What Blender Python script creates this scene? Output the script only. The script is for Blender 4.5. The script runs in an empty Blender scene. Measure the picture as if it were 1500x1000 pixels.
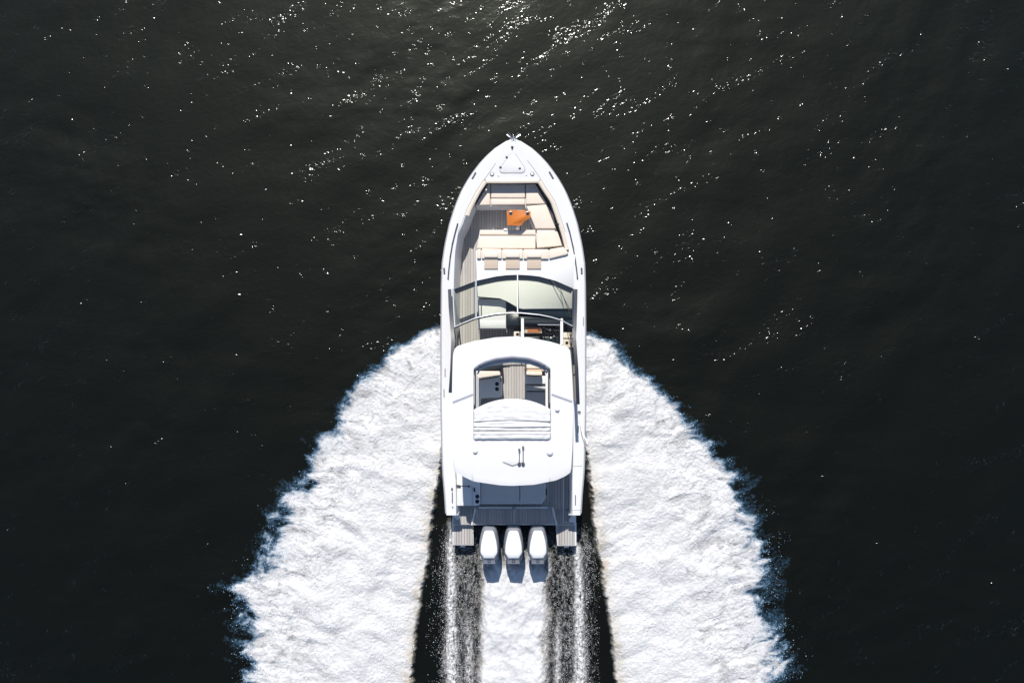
import bpy, bmesh, math, random
import numpy as np
from mathutils import Vector, Matrix

random.seed(7); rng = np.random.default_rng(11)
S = bpy.context.scene
COL = S.collection
# ------------------------------------------------------------------ camera
H, F = 23.0, 1000.0            # drone height above the water (m); focal length in photo pixels
cam_d = bpy.data.cameras.new('camera'); cam = bpy.data.objects.new('camera', cam_d); COL.objects.link(cam)
cam.location = (0, 0, H); cam_d.sensor_width = 36; cam_d.lens = 24.0; cam_d.clip_end = 9000
S.camera = cam
# ------------------------------------------------------------------ light
SUN_EL, SUN_AZ = 48.5, -5.0    # degrees; azimuth from +Y (ahead of the bow) towards +X
W = bpy.data.worlds.new('World'); S.world = W; W.use_nodes = True
wn = W.node_tree.nodes; sky = wn.new('ShaderNodeTexSky'); sky.sky_type = 'NISHITA'; sky.sun_disc = False
sky.sun_elevation = math.radians(SUN_EL); sky.sun_rotation = math.radians(SUN_AZ)
sky.air_density = 1.0; sky.dust_density = 0.2; sky.ozone_density = 3.0
W.node_tree.links.new(sky.outputs[0], wn['Background'].inputs[0]); wn['Background'].inputs[1].default_value = 0.10
sd = bpy.data.lights.new('sun', 'SUN'); sun = bpy.data.objects.new('sun', sd); COL.objects.link(sun)
sd.energy = 5.0; sd.angle = math.radians(0.53); sd.color = (1.0, 0.955, 0.89)
_el, _az = math.radians(SUN_EL), math.radians(SUN_AZ)
SUN = Vector((math.sin(_az) * math.cos(_el), math.cos(_az) * math.cos(_el), math.sin(_el)))
sun.rotation_euler = (-SUN).to_track_quat('-Z', 'Y').to_euler(); sun.location = SUN * 60
S.view_settings.view_transform = 'Standard'; S.view_settings.look = 'None'
S.view_settings.exposure = 0.12; S.view_settings.gamma = 1.0
S.render.engine = 'CYCLES'
S.cycles.use_denoising = True
S.cycles.transparent_max_bounces = 16; S.cycles.max_bounces = 8
S.cycles.sample_clamp_indirect = 4.0

# ------------------------------------------------------------------ materials
def mat(name, col, rough=0.5, metal=0.0, noise=0.0, nscale=6.0, bump=0.0, bscale=60.0, stretch=(1, 1, 1), coat=0.0, spec=0.5, attr=None):
    m = bpy.data.materials.new(name); m.use_nodes = True
    n, l = m.node_tree.nodes, m.node_tree.links; b = n['Principled BSDF']
    b.inputs['Base Color'].default_value = (*col, 1); b.inputs['Roughness'].default_value = rough
    b.inputs['Metallic'].default_value = metal; b.inputs['Coat Weight'].default_value = coat
    b.inputs['Specular IOR Level'].default_value = spec
    tc = n.new('ShaderNodeTexCoord'); mp = n.new('ShaderNodeMapping'); mp.inputs['Scale'].default_value = stretch
    l.new(tc.outputs['Object'], mp.inputs[0])
    src = None
    if noise:
        t = n.new('ShaderNodeTexNoise'); t.inputs['Scale'].default_value = nscale; t.inputs['Detail'].default_value = 6
        l.new(mp.outputs[0], t.inputs['Vector'])
        mx = n.new('ShaderNodeMix'); mx.data_type = 'RGBA'
        mx.inputs['A'].default_value = (*[c * (1 - noise) for c in col], 1)
        mx.inputs['B'].default_value = (*[min(1, c * (1 + noise)) for c in col], 1)
        l.new(t.outputs['Fac'], mx.inputs['Factor']); src = mx.outputs['Result']
    if attr:
        a = n.new('ShaderNodeAttribute'); a.attribute_name = attr
        mu = n.new('ShaderNodeMix'); mu.data_type = 'RGBA'; mu.blend_type = 'MULTIPLY'; mu.inputs['Factor'].default_value = 1
        if src: l.new(src, mu.inputs['A'])
        else: mu.inputs['A'].default_value = (*col, 1)
        l.new(a.outputs['Color'], mu.inputs['B']); src = mu.outputs['Result']
    if src: l.new(src, b.inputs['Base Color'])
    if bump:
        t2 = n.new('ShaderNodeTexNoise'); t2.inputs['Scale'].default_value = bscale; t2.inputs['Detail'].default_value = 4
        l.new(mp.outputs[0], t2.inputs['Vector'])
        bp = n.new('ShaderNodeBump'); bp.inputs['Strength'].default_value = bump; bp.inputs['Distance'].default_value = 0.01
        l.new(t2.outputs['Fac'], bp.inputs['Height']); l.new(bp.outputs[0], b.inputs['Normal'])
    return m

def glass_mat(name, tint, refl=1.0):
    m = bpy.data.materials.new(name); m.use_nodes = True
    n, l = m.node_tree.nodes, m.node_tree.links; n.remove(n['Principled BSDF'])
    tr = n.new('ShaderNodeBsdfTransparent'); tr.inputs[0].default_value = (*tint, 1)
    gl = n.new('ShaderNodeBsdfGlossy'); gl.inputs['Roughness'].default_value = 0.03
    fr = n.new('ShaderNodeFresnel'); fr.inputs[0].default_value = 1.45
    mx = n.new('ShaderNodeMixShader'); l.new(fr.outputs[0], mx.inputs[0]); l.new(tr.outputs[0], mx.inputs[1]); l.new(gl.outputs[0], mx.inputs[2])
    l.new(mx.outputs[0], n['Material Output'].inputs[0]); return m

M = dict(
    gel=mat('gelcoat_white', (.735, .728, .718), .28, noise=.025, nscale=2.5, coat=.3),
    hulls=mat('hull_paint_white', (.78, .78, .79), .2, noise=.02, nscale=1.5, coat=.4),
    liner=mat('liner_offwhite', (.70, .70, .70), .4, noise=.03, nscale=4),
    seam=mat('seam_grey', (.30, .30, .31), .6, noise=.1, nscale=20),
    vinyl=mat('vinyl_beige', (.70, .615, .52), .55, noise=.05, nscale=5, bump=.25, bscale=35),
    pad=mat('vinyl_coaming_beige', (.68, .59, .49), .5, noise=.06, nscale=6, bump=.25, bscale=35),
    tan=mat('vinyl_tan', (.52, .42, .33), .6, noise=.05, nscale=8, bump=.3, bscale=40),
    greyv=mat('vinyl_grey', (.52, .51, .50), .6, noise=.06, nscale=6, bump=.25, bscale=35),
    teak=mat('synthetic_teak_grey', (.43, .405, .385), .75, noise=.14, nscale=7, stretch=(6, .6, 6), bump=.3, bscale=80, attr='tint'),
    caulk=mat('caulk_dark', (.17, .165, .16), .8, noise=.1),
    orange=mat('varnished_teak_orange', (.58, .17, .022), .32, noise=.28, nscale=9, stretch=(1, 9, 1), coat=.4),
    black=mat('black_plastic', (.012, .012, .014), .35, noise=.2, nscale=30),
    rubber=mat('black_rubber', (.02, .02, .022), .6, noise=.2, nscale=20),
    navy=mat('frame_dark_navy', (.006, .011, .024), .42, noise=.1, nscale=10, coat=.2),
    dash=mat('dash_black_vinyl', (.012, .02, .028), .38, noise=.2, nscale=8, bump=.2, bscale=50),
    steel=mat('stainless_steel', (.62, .62, .64), .22, 1.0, noise=.06, nscale=30),
    alum=mat('aluminium_frame', (.60, .61, .63), .35, .7, noise=.05, nscale=20),
    railg=mat('rub_rail_grey', (.33, .33, .36), .5, noise=.08, nscale=8),
    cloth=mat('canvas_white', (.68, .675, .67), .8, noise=.03, nscale=6, bump=.3, bscale=25),
    cowlw=mat('cowl_white', (.82, .82, .82), .22, noise=.02, nscale=6, coat=.4),
    cowlg=mat('cowl_grey', (.27, .28, .31), .38, noise=.08, nscale=8, coat=.15),
    dgrey=mat('dark_grey_metal', (.06, .065, .075), .5, noise=.15, nscale=10),
    lilac=mat('deflector_grey', (.30, .31, .36), .5, noise=.05, nscale=8),
    copper=mat('brown_wood_panel', (.42, .16, .065), .4, noise=.2, nscale=10, stretch=(1, 8, 1)),
    glass=glass_mat('windshield_glass', (.93, .95, .88)),
    dglass=glass_mat('smoked_glass', (.12, .15, .18)),
    chrome_l=mat('lens_glass', (.75, .78, .8), .15, noise=.05),
)

# ------------------------------------------------------------------ helpers
def at(px, py, z, cx=752.0):
    """photo pixel -> point at height z in the boat's own frame (boat centreline at x = 0)"""
    k = (H - z) / F
    return Vector(((px - cx) * k, (500.0 - py) * k, z))
def zz(oy, pts): return [(630 + u / 6.25, oy + v / 6.25) for u, v in pts]

def link(o, parent=None):
    COL.objects.link(o)
    if parent is not None: o.parent = parent
    return o
def mk(name, verts, faces, m, parent=None, smooth=False):
    me = bpy.data.meshes.new(name); me.from_pydata([tuple(v) for v in verts], [], faces); me.update()
    if m is not None: me.materials.append(M[m] if isinstance(m, str) else m)
    if smooth: me.polygons.foreach_set('use_smooth', [True] * len(me.polygons))
    return link(bpy.data.objects.new(name, me), parent)
def from_bm(name, bm, m, parent=None, smooth=False):
    bmesh.ops.recalc_face_normals(bm, faces=bm.faces)
    me = bpy.data.meshes.new(name); bm.to_mesh(me); bm.free()
    me.materials.append(M[m] if isinstance(m, str) else m)
    if smooth:
        me.polygons.foreach_set('use_smooth', [True] * len(me.polygons))
        try: me.set_sharp_from_angle(angle=math.radians(50))
        except Exception: pass
    return link(bpy.data.objects.new(name, me), parent)
def prism_w(name, pts, zbot, m, parent=None, bevel=0.0, seg=2, smooth=True, puff=0.0):
    """pts: world points of the top outline (own z each); straight walls down to zbot"""
    bm = bmesh.new()
    top = [bm.verts.new(p) for p in pts]; bot = [bm.verts.new((p[0], p[1], zbot)) for p in pts]
    ft = bm.faces.new(top); bm.faces.new(bot[::-1]); n = len(pts)
    for i in range(n): bm.faces.new((top[i], bot[i], bot[(i + 1) % n], top[(i + 1) % n]))
    if bevel:
        es = [e for e in bm.edges if not (e.verts[0] in bot and e.verts[1] in bot)]
        bmesh.ops.bevel(bm, geom=es, offset=bevel, segments=seg, profile=.6, affect='EDGES', clamp_overlap=True)
    return from_bm(name, bm, m, parent, smooth)
def prism(name, px, ztop, zbot, m, parent=None, bevel=0.0, seg=2, smooth=True):
    return prism_w(name, [at(x, y, ztop) for x, y in px], zbot, m, parent, bevel, seg, smooth)
def sweep(name, pts, prof, m, parent=None, smooth=True, closed=False, up=Vector((0, 0, 1))):
    """prof: closed list of (side, up) offsets carried along pts"""
    pts = [Vector(p) for p in pts]; n = len(pts); k = len(prof); vs = []; fs = []
    for i, p in enumerate(pts):
        a = pts[i - 1] if (i or closed) else p; b = pts[(i + 1) % n] if (i < n - 1 or closed) else p
        t = (b - a).normalized(); s = t.cross(up)
        s = s.normalized() if s.length > 1e-6 else Vector((1, 0, 0)); u = s.cross(t).normalized()
        for q in prof: vs.append(p + s * q[0] + u * q[1])
    for i in range(n if closed else n - 1):
        for j in range(k):
            fs.append((i * k + j, i * k + (j + 1) % k, ((i + 1) % n) * k + (j + 1) % k, ((i + 1) % n) * k + j))
    if not closed: fs += [tuple(range(k))[::-1], tuple((n - 1) * k + j for j in range(k))]
    o = mk(name, vs, fs, m, parent)
    bm = bmesh.new(); bm.from_mesh(o.data); bmesh.ops.recalc_face_normals(bm, faces=bm.faces); bm.to_mesh(o.data); bm.free()
    if smooth:
        o.data.polygons.foreach_set('use_smooth', [True] * len(o.data.polygons)); o.data.set_sharp_from_angle(angle=math.radians(50))
    return o
def rect(w, h): return [(-w / 2, 0), (w / 2, 0), (w / 2, h), (-w / 2, h)]
def rnd(w, h): return [(-w / 2, 0), (w / 2, 0), (w / 2, h * .55), (w * .32, h * .9), (0, h), (-w * .32, h * .9), (-w / 2, h * .55)]
def circ(r, n=8): return [(r * math.cos(2 * math.pi * i / n), r * math.sin(2 * math.pi * i / n)) for i in range(n)]
def lathe(name, c, prof, m, parent=None, n=16, smooth=True, sx=1.0, sy=1.0):
    """prof: (radius, z) from bottom to top"""
    vs, fs = [], []
    for r, z in prof:
        for i in range(n):
            a = 2 * math.pi * i / n; vs.append((c[0] + r * sx * math.cos(a), c[1] + r * sy * math.sin(a), c[2] + z))
    for j in range(len(prof) - 1):
        for i in range(n): fs.append((j * n + i, j * n + (i + 1) % n, (j + 1) * n + (i + 1) % n, (j + 1) * n + i))
    fs += [tuple(range(n))[::-1], tuple((len(prof) - 1) * n + i for i in range(n))]
    o = mk(name, vs, fs, m, parent, smooth)
    if smooth: o.data.set_sharp_from_angle(angle=math.radians(45))
    return o
def clip(poly, a, b):
    def half(P, f):
        out = []
        for i in range(len(P)):
            p, q = P[i], P[(i + 1) % len(P)]; fp, fq = f(p), f(q)
            if fp >= 0: out.append(p)
            if (fp >= 0) != (fq >= 0):
                t = fp / (fp - fq); out.append((p[0] + t * (q[0] - p[0]), p[1] + t * (q[1] - p[1])))
        return out
    P = half(poly, lambda p: p[0] - a)
    return half(P, lambda p: b - p[0]) if P else []
def planking(name, poly, z, parent, pitch=.088, gap=.011, th=.012, m='teak', dark=1.0):
    """narrow deck planks laid fore and aft with recessed dark joints; poly in world xy"""
    base = prism_w('caulking', [(x, y, z) for x, y in poly], z - .03, 'caulk', parent, smooth=False)
    vs, fs, tint = [], [], []
    xs = [p[0] for p in poly]; x = min(xs); r = random.Random(int(abs(x) * 999) + len(poly))
    while x < max(xs):
        P = clip(poly, x + gap / 2, x + pitch - gap / 2); x += pitch
        if len(P) < 3: continue
        ar = sum(P[i][0] * P[(i + 1) % len(P)][1] - P[(i + 1) % len(P)][0] * P[i][1] for i in range(len(P)))
        if abs(ar) < 1e-4: continue
        if ar < 0: P = P[::-1]
        b = len(vs); n = len(P); t = dark * r.uniform(.86, 1.1)
        vs += [(px, py, z + th) for px, py in P] + [(px, py, z) for px, py in P]
        fs.append(tuple(range(b, b + n)))
        for i in range(n): fs.append((b + i, b + n + i, b + n + (i + 1) % n, b + (i + 1) % n))
        tint += [t] * (2 * n)
    o = mk(name, vs, fs, m, parent)
    a = o.data.color_attributes.new('tint', 'FLOAT_COLOR', 'POINT')
    a.data.foreach_set('color', np.repeat(np.array(tint, dtype=np.float32), 4))
    o['kind'] = 'stuff'
    return o

# gradient noise for the water and the foam
_perm = rng.permutation(4096); _gx = np.cos(np.linspace(0, 2 * np.pi, 4096, endpoint=False)); _gy = np.sin(np.linspace(0, 2 * np.pi, 4096, endpoint=False))
def pn(x, y, seed=0):
    xi = np.floor(x).astype(np.int64); yi = np.floor(y).astype(np.int64); xf = x - xi; yf = y - yi
    def g(ix, iy, dx, dy):
        h = _perm[(_perm[(ix + seed * 131) & 4095] + iy * 7 + seed * 17) & 4095]
        return _gx[h] * dx + _gy[h] * dy
    u = xf * xf * xf * (xf * (xf * 6 - 15) + 10); v = yf * yf * yf * (yf * (yf * 6 - 15) + 10)
    a = g(xi, yi, xf, yf); b = g(xi + 1, yi, xf - 1, yf); c = g(xi, yi + 1, xf, yf - 1); d = g(xi + 1, yi + 1, xf - 1, yf - 1)
    return ((a + u * (b - a)) + v * ((c + u * (d - c)) - (a + u * (b - a)))) * 1.41
def fbm(x, y, o=4, seed=0, gain=.5):
    s = 0; a = 1.0
    for i in range(o): s = s + a * pn(x, y, seed + i); a *= gain; x = x * 2.03 + 5.1; y = y * 2.03 - 3.7
    return s
def sstep(a, b, x): t = np.clip((x - a) / (b - a), 0, 1); return t * t * (3 - 2 * t)

# ------------------------------------------------------------------ water
WATER_SLOPE = 1.0
def wave_h(x, y):
    r = np.random.default_rng(5); h = np.zeros_like(x)
    wx = x + .5 * pn(x * .22, y * .22, 40); wy = y + .5 * pn(x * .22, y * .22, 41)
    env = np.clip(.75 + .9 * fbm(x * .16, y * .16, 2, 42), .15, 1.8)
    for i in range(70):
        lam = .32 * (4.2 / .32) ** r.random(); k = 2 * np.pi / lam
        th = math.radians(118) + r.normal(0, .62)
        sl = .0068 if lam > 1.0 else .0048
        a = sl / k; ph = r.random() * 6.283
        arg = k * (wx * math.cos(th) + wy * math.sin(th)) + ph
        h += a * (np.sin(arg) if lam > 1.5 else env * np.sin(arg))
    return h * WATER_SLOPE

def water_material():
    m = bpy.data.materials.new('dark_river_water'); m.use_nodes = True
    n, l = m.node_tree.nodes, m.node_tree.links; b = n['Principled BSDF']
    b.inputs['Base Color'].default_value = (.0014, .0016, .0004, 1); b.inputs['Roughness'].default_value = .13
    b.inputs['IOR'].default_value = 1.33; b.inputs['Specular IOR Level'].default_value = .42
    tc = n.new('ShaderNodeTexCoord')
    def mapped(rot, sc):
        mp = n.new('ShaderNodeMapping'); mp.vector_type = 'TEXTURE'; mp.inputs['Rotation'].default_value = (0, 0, math.radians(rot)); mp.inputs['Scale'].default_value = (1 / sc[0], 1 / sc[1], 1)
        l.new(tc.outputs['Object'], mp.inputs[0]); return mp.outputs[0]
    def noise(vec, scale, detail, dist=0.0, rough=.5):
        t = n.new('ShaderNodeTexNoise'); t.inputs['Scale'].default_value = scale; t.inputs['Detail'].default_value = detail
        t.inputs['Distortion'].default_value = dist; t.inputs['Roughness'].default_value = rough
        l.new(vec, t.inputs['Vector']); return t.outputs['Fac']
    def math_(op, a, c):
        k = n.new('ShaderNodeMath'); k.operation = op
        for q, v in enumerate((a, c)):
            if isinstance(v, (int, float)): k.inputs[q].default_value = v
            else: l.new(v, k.inputs[q])
        return k.outputs[0]
    def ramp(v, lo, hi):
        k = n.new('ShaderNodeMapRange'); k.interpolation_type = 'SMOOTHSTEP'; l.new(v, k.inputs['Value'])
        k.inputs['From Min'].default_value = lo; k.inputs['From Max'].default_value = hi; return k.outputs['Result']
    v1 = mapped(10, (.86, 1.15)); v2 = mapped(31, (.42, 1.5))
    ripple = noise(v1, 5.0, 3, .6, .5)
    crest = ramp(noise(v2, 1.05, 3, .8, .6), .545, .67)           # ruffled streaks along the crests
    chop = math_('MULTIPLY', math_('SUBTRACT', noise(v1, 7.8, 1, .3), .5), crest)
    stray = math_('MULTIPLY', math_('SUBTRACT', noise(v1, 11.0, 0), .5), ramp(noise(v1, 2.6, 1), .64, .72))
    h = math_('ADD', math_('MULTIPLY', ripple, WAVE['ripple']), math_('ADD', math_('MULTIPLY', chop, WAVE['chop']), math_('MULTIPLY', stray, WAVE['stray'])))
    b1 = n.new('ShaderNodeBump'); b1.inputs['Strength'].default_value = 1; b1.inputs['Distance'].default_value = 1.0
    l.new(h, b1.inputs['Height']); l.new(b1.outputs[0], b.inputs['Normal'])
    # capillary ripples far below a pixel: a faint wide sheen round the sun's mirror direction
    g = n.new('ShaderNodeBsdfGlossy'); g.inputs['Roughness'].default_value = .56; g.inputs['Color'].default_value = (.92, 1, .78, 1)
    b0 = n.new('ShaderNodeBump'); b0.inputs['Strength'].default_value = 1; b0.inputs['Distance'].default_value = WAVE['ripple'] * .9
    l.new(ripple, b0.inputs['Height']); l.new(b0.outputs[0], g.inputs['Normal'])
    mx = n.new('ShaderNodeMixShader'); mx.inputs[0].default_value = WAVE['sheen']
    l.new(b.outputs[0], mx.inputs[1]); l.new(g.outputs[0], mx.inputs[2]); l.new(mx.outputs[0], n['Material Output'].inputs[0])
    return m
WAVE = dict(ripple=.008, chop=.059, stray=.048, sheen=.0090)
M['water'] = water_material()

def grid_mesh(name, X, Y, Z, keep=None, extra=None):
    ny, nx = X.shape
    idx = np.arange(nx * ny).reshape(ny, nx)
    q = np.stack([idx[:-1, :-1], idx[:-1, 1:], idx[1:, 1:], idx[1:, :-1]], -1).reshape(-1, 4)
    co = np.stack([X, Y, Z], -1).reshape(-1, 3)
    if keep is not None:
        kq = keep.reshape(-1)[q].any(1); q = q[kq]
        used = np.zeros(nx * ny, bool); used[q.reshape(-1)] = True
        rm = np.cumsum(used) - 1; q = rm[q]; co = co[used]
    else: used = np.ones(nx * ny, bool)
    if extra is not None:
        ev, ef = extra; ef = np.array(ef) ; q = np.concatenate([q, ef + len(co)]); co = np.concatenate([co, np.array(ev, float)])
    me = bpy.data.meshes.new(name); me.vertices.add(len(co)); me.vertices.foreach_set('co', co.astype(np.float32).reshape(-1))
    me.loops.add(len(q) * 4); me.loops.foreach_set('vertex_index', q.astype(np.int32).reshape(-1))
    me.polygons.add(len(q)); me.polygons.foreach_set('loop_start', np.arange(0, len(q) * 4, 4, dtype=np.int32))
    me.update(calc_edges=True); me.polygons.foreach_set('use_smooth', np.ones(len(q), bool)); me.validate()
    return me, used

def calm(x, y):     # the hull's trough and the wake flatten the wind ripple
    return 1 - .75 * sstep(2.9, 2.2, np.abs(x)) * sstep(1.5, -.5, y)
gx = np.arange(-21, 21.001, .06); gy = np.arange(-16, 16.001, .06)
X, Y = np.meshgrid(gx, gy)
fade = sstep(21, 19.5, np.abs(X)) * sstep(16, 14.5, np.abs(Y))
Z = wave_h(X, Y) * fade * calm(X, Y)
R_ = 4000.0
ev = [(-R_, -R_, 0), (R_, -R_, 0), (R_, -16, 0), (-R_, -16, 0), (-R_, 16, 0), (R_, 16, 0), (R_, R_, 0), (-R_, R_, 0),
      (-21, -16, 0), (-21, 16, 0), (21, -16, 0), (21, 16, 0)]
me, _ = grid_mesh('water', X, Y, Z, extra=(ev, [(0, 1, 2, 3), (4, 5, 6, 7), (3, 8, 9, 4), (10, 2, 5, 11)]))
me.materials.append(M['water'])
water = link(bpy.data.objects.new('water', me)); water['kind'] = 'structure'
water['label'] = 'dark green rippled water with scattered sun glints'; water['category'] = 'water'

# ------------------------------------------------------------------ the boat
boat = bpy.data.objects.new('motor_yacht', None); link(boat); 
boat.location = (.044, 0, 0)
boat['label'] = 'white open motor yacht with hardtop and three outboards speeding over dark water'; boat['category'] = 'boat'
B = boat
YP = np.array([203, 205.5, 209, 220, 236, 257, 279, 302, 327, 359, 386, 418, 480, 600, 660, 690, 722, 754.])
DW = np.array([0, 7, 14, 30, 46, 62, 75, 84.5, 92.5, 99.5, 103.5, 104.5, 105, 105, 103.8, 102.8, 100, 98.])
def zg(py): return float(np.interp(py, [203, 260, 340, 440, 560, 700, 756], [2.04, 1.93, 1.82, 1.70, 1.60, 1.50, 1.46]))
def hw(py): return float(np.interp(py, YP, DW))
OL = ([263, 281, 306, 329, 343, 370, 402, 430, 520, 680, 700, 740, 754], [711, 699, 686, 678, 671, 667, 665.5, 665, 664.5, 665, 668, 668.4, 668.4])
OR = ([263, 279, 295, 327, 343, 367, 390, 424, 480, 680, 700, 754], [790, 800, 811, 822, 827, 833, 837, 839, 840, 839, 838, 838])
def ol(py): return float(np.interp(py, *OL))
def orr(py): return float(np.interp(py, *OR))
SOLE = .90
# hull: loft from sheer to keel
st = sorted(set(list(np.linspace(203, 260, 14)) + list(np.linspace(260, 754, 40))))
ring = []
for py in st:
    z0 = zg(py); p = at(752 + hw(py), py, z0); w, y = p.x, p.y
    f = max(0.0, min(1.0, (y - 2.0) / 4.25))            # 1 at the stem
    zc = .22 + .95 * f ** 1.6; zk = -.42 + 1.25 * f ** 2.2; rk = 1.05 * f ** 3
    wc = w * (.86 - .30 * f)
    zc = min(zc, z0 - .2)
    half = [(w, y, z0), (w + .03 * (1 - f), y, z0 - .10), (w * (.97 - .08 * f), y - rk * .25, z0 - .45), (wc, y - rk * .7, zc), (wc * .93, y - rk * .72, zc - .04), (0, y - rk, zk)]
    ring.append([Vector(q) for q in half] + [Vector((-q[0], q[1], q[2])) for q in half[:-1][::-1]])
vs = [v for r in ring for v in r]; k = len(ring[0]); fs = []
for i in range(len(ring) - 1):
    for j in range(k - 1): fs.append((i * k + j, i * k + j + 1, (i + 1) * k + j + 1, (i + 1) * k + j))
_yt, _zt = ring[-1][0].y, ring[-1][0].z; nb = len(vs)
vs += [Vector((-1.74, _yt, _zt)), Vector((-1.74, _yt, .80)), Vector((1.74, _yt, .80)), Vector((1.74, _yt, _zt))]   # open transom between the gunwales
fs.append(tuple((len(ring) - 1) * k + j for j in range(k)) + (nb, nb + 1, nb + 2, nb + 3))
o = mk('hull', vs, fs, 'hulls', B, True); bm = bmesh.new(); bm.from_mesh(o.data); bmesh.ops.remove_doubles(bm, verts=bm.verts, dist=.0005)
bmesh.ops.recalc_face_normals(bm, faces=bm.faces); bm.to_mesh(o.data); bm.free(); o.data.set_sharp_from_angle(angle=math.radians(35))
# rub rails along the sheer
for s in (-1, 1):
    pts = []
    for py in np.linspace(206, 752, 50):
        p = at(752 + s * hw(py), py, zg(py)); pts.append((p.x + s * .018, p.y, p.z - .085))
    sweep('rub_rail', pts, circ(.032, 8), 'railg', B)
# deck moulding: foredeck and the two gunwales, lightly crowned, with a soft outer edge
def deck_z(x, w, z): return z + .035 * (1 - (x / max(w, .05)) ** 2) if w > .02 else z
vs, fs = [], []
def strip(rows):
    b = len(vs); k = len(rows[0])
    for r in rows: vs.extend(r)
    for i in range(len(rows) - 1):
        for j in range(k - 1): fs.append((b + i * k + j, b + i * k + j + 1, b + (i + 1) * k + j + 1, b + (i + 1) * k + j))
fr = []
for py in np.concatenate([np.linspace(203.4, 215, 8), np.linspace(218, 263, 14)]):
    z0 = zg(py); w = at(752 + hw(py), py, z0).x; y = at(752, py, z0).y
    fr.append([(w * c, y, deck_z(w * c, w, z0) if abs(c) < 1 else z0) for c in (-1, -.985, -.93, -.7, -.4, 0, .4, .7, .93, .985, 1)])
strip(fr)
for s, fo in ((-1, ol), (1, orr)):
    rows = []
    for py in np.concatenate([np.linspace(263, 350, 22), np.linspace(356, 754, 40)]):
        z0 = zg(py); xo = at(752 + s * hw(py), py, z0).x; xi = at(fo(py), py, z0).x; y = at(752, py, z0).y
        r = [(xo + (xi - xo) * c, y, z0 + .022 * min(1, c * 8) ** .5 if c > 0 else z0) for c in (0, .03, .1, .5, .97, 1)]
        r[-1] = (r[-1][0], y, z0 - .01)
        rows.append(r)
    strip(rows)
o = mk('deck', vs, fs, 'gel', B, True); bm = bmesh.new(); bm.from_mesh(o.data); bmesh.ops.remove_doubles(bm, verts=bm.verts, dist=.0004)
bmesh.ops.recalc_face_normals(bm, faces=bm.faces)
if sum(f.normal.z for f in bm.faces) < 0: bmesh.ops.reverse_faces(bm, faces=bm.faces)
bm.to_mesh(o.data); bm.free(); o.data.set_sharp_from_angle(angle=math.radians(40))
# inner liner of the cockpit well
vs, fs = [], []
for s, fo in ((-1, ol), (1, orr)):
    rows = []
    for py in np.concatenate([np.linspace(263, 350, 18), np.linspace(356, 754, 30)]):
        z0 = zg(py); p = at(fo(py), py, z0); lean = .13 if py < 480 else .05
        rows.append([(p.x, p.y, z0 - .012), (p.x - s * .03, p.y, z0 - .10), (p.x - s * lean, p.y, SOLE)])
    strip(rows)
a_, b_ = at(711, 263, zg(263)), at(790, 263, zg(263))
strip([[(a_.x, a_.y, a_.z - .012), (a_.x + .1, a_.y - .05, SOLE)], [(b_.x, a_.y, a_.z - .012), (b_.x - .1, a_.y - .05, SOLE)]])
o = mk('cockpit_liner', vs, fs, 'liner', B, True); o.data.set_sharp_from_angle(angle=math.radians(40))
# sole planking, from the bow well to the stern
poly = []
for py in np.linspace(264, 752, 40):
    z0 = zg(py); p = at(ol(py), py, z0); poly.append((p.x + (.125 if py < 480 else .045), p.y - (.05 if py < 266 else 0)))
for py in np.linspace(752, 264, 40):
    z0 = zg(py); p = at(orr(py), py, z0); poly.append((p.x - (.125 if py < 480 else .045), p.y - (.05 if py < 266 else 0)))
planking('sole_planking', poly, SOLE - .012, B)

# ---- foredeck fittings (A: zoom origin 180)
A = lambda *p: zz(180, p); Bz = lambda *p: zz(290, p); C = lambda *p: zz(390, p); D = lambda *p: zz(480, p); E = lambda *p: zz(580, p); Fz = lambda *p: zz(690, p)
def dk(px, py, dz=.0):
    z0 = zg(py); p = at(px, py, z0); w = at(752 + hw(py), py, z0).x
    return Vector((p.x, p.y, (deck_z(p.x, w, z0) if py < 263 else z0 + .022) + dz))
hatch_px = A((757, 285), (785, 300), (858, 405), (868, 430), (858, 452), (840, 460), (670, 460), (648, 455), (638, 440), (645, 420), (725, 300))
hv = [dk(x, y, .014) for x, y in hatch_px]
hatch = prism_w('anchor_hatch', hv, 1.80, 'gel', B, bevel=.012)
sweep('hatch_gasket', [dk(x, y, .004) for x, y in hatch_px], rect(.028, .004), 'seam', hatch, closed=True)
for (u, v), ang in (((702, 318), -.6), ((645, 410), -.6), ((820, 420), .2)):
    p = dk(*A((u, v))[0], .016); d = Vector((math.cos(ang), math.sin(ang), 0)) * .035
    sweep('hinge', [p - d, p + d], rnd(.045, .018), 'dgrey', hatch)
p = dk(*A((751, 232))[0], .0)
prism_w('bow_light', [p + Vector((-.04, .04, .04)), p + Vector((.04, .04, .04)), p + Vector((.008, -.05, .03)), p + Vector((-.008, -.05, .03))], p.z - .02, 'black', B, bevel=.006)
for u, v in ((567, 472), (935, 470)):
    p = dk(*A((u, v))[0], 0)
    c = lathe('filler_ring', p, [(.062, -.01), (.062, .012), (.05, .016), (.046, .004)], 'dgrey', B)
    lathe('filler_cap', p, [(.044, -.01), (.044, .012), (.03, .018)], 'gel', c)
for u, v in ((625, 485), (880, 480)):
    lathe('deck_drain', dk(*A((u, v))[0], 0), [(.026, -.01), (.026, .008), (.018, .010)], 'alum', B)
def cleat(a, b, m='dgrey'):
    p, q = dk(*a), dk(*b); c = sweep('cleat_recess', [p, q], rnd(.055, .006), m, B)
    p2, q2 = p.lerp(q, .12), p.lerp(q, .88)
    sweep('cleat_bar', [p2 + Vector((0, 0, .012)), q2 + Vector((0, 0, .012))], rnd(.022, .016), 'steel', c)
cleat(*A((418, 455), (384, 518))); cleat(*A((1090, 448), (1128, 515)))
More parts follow.
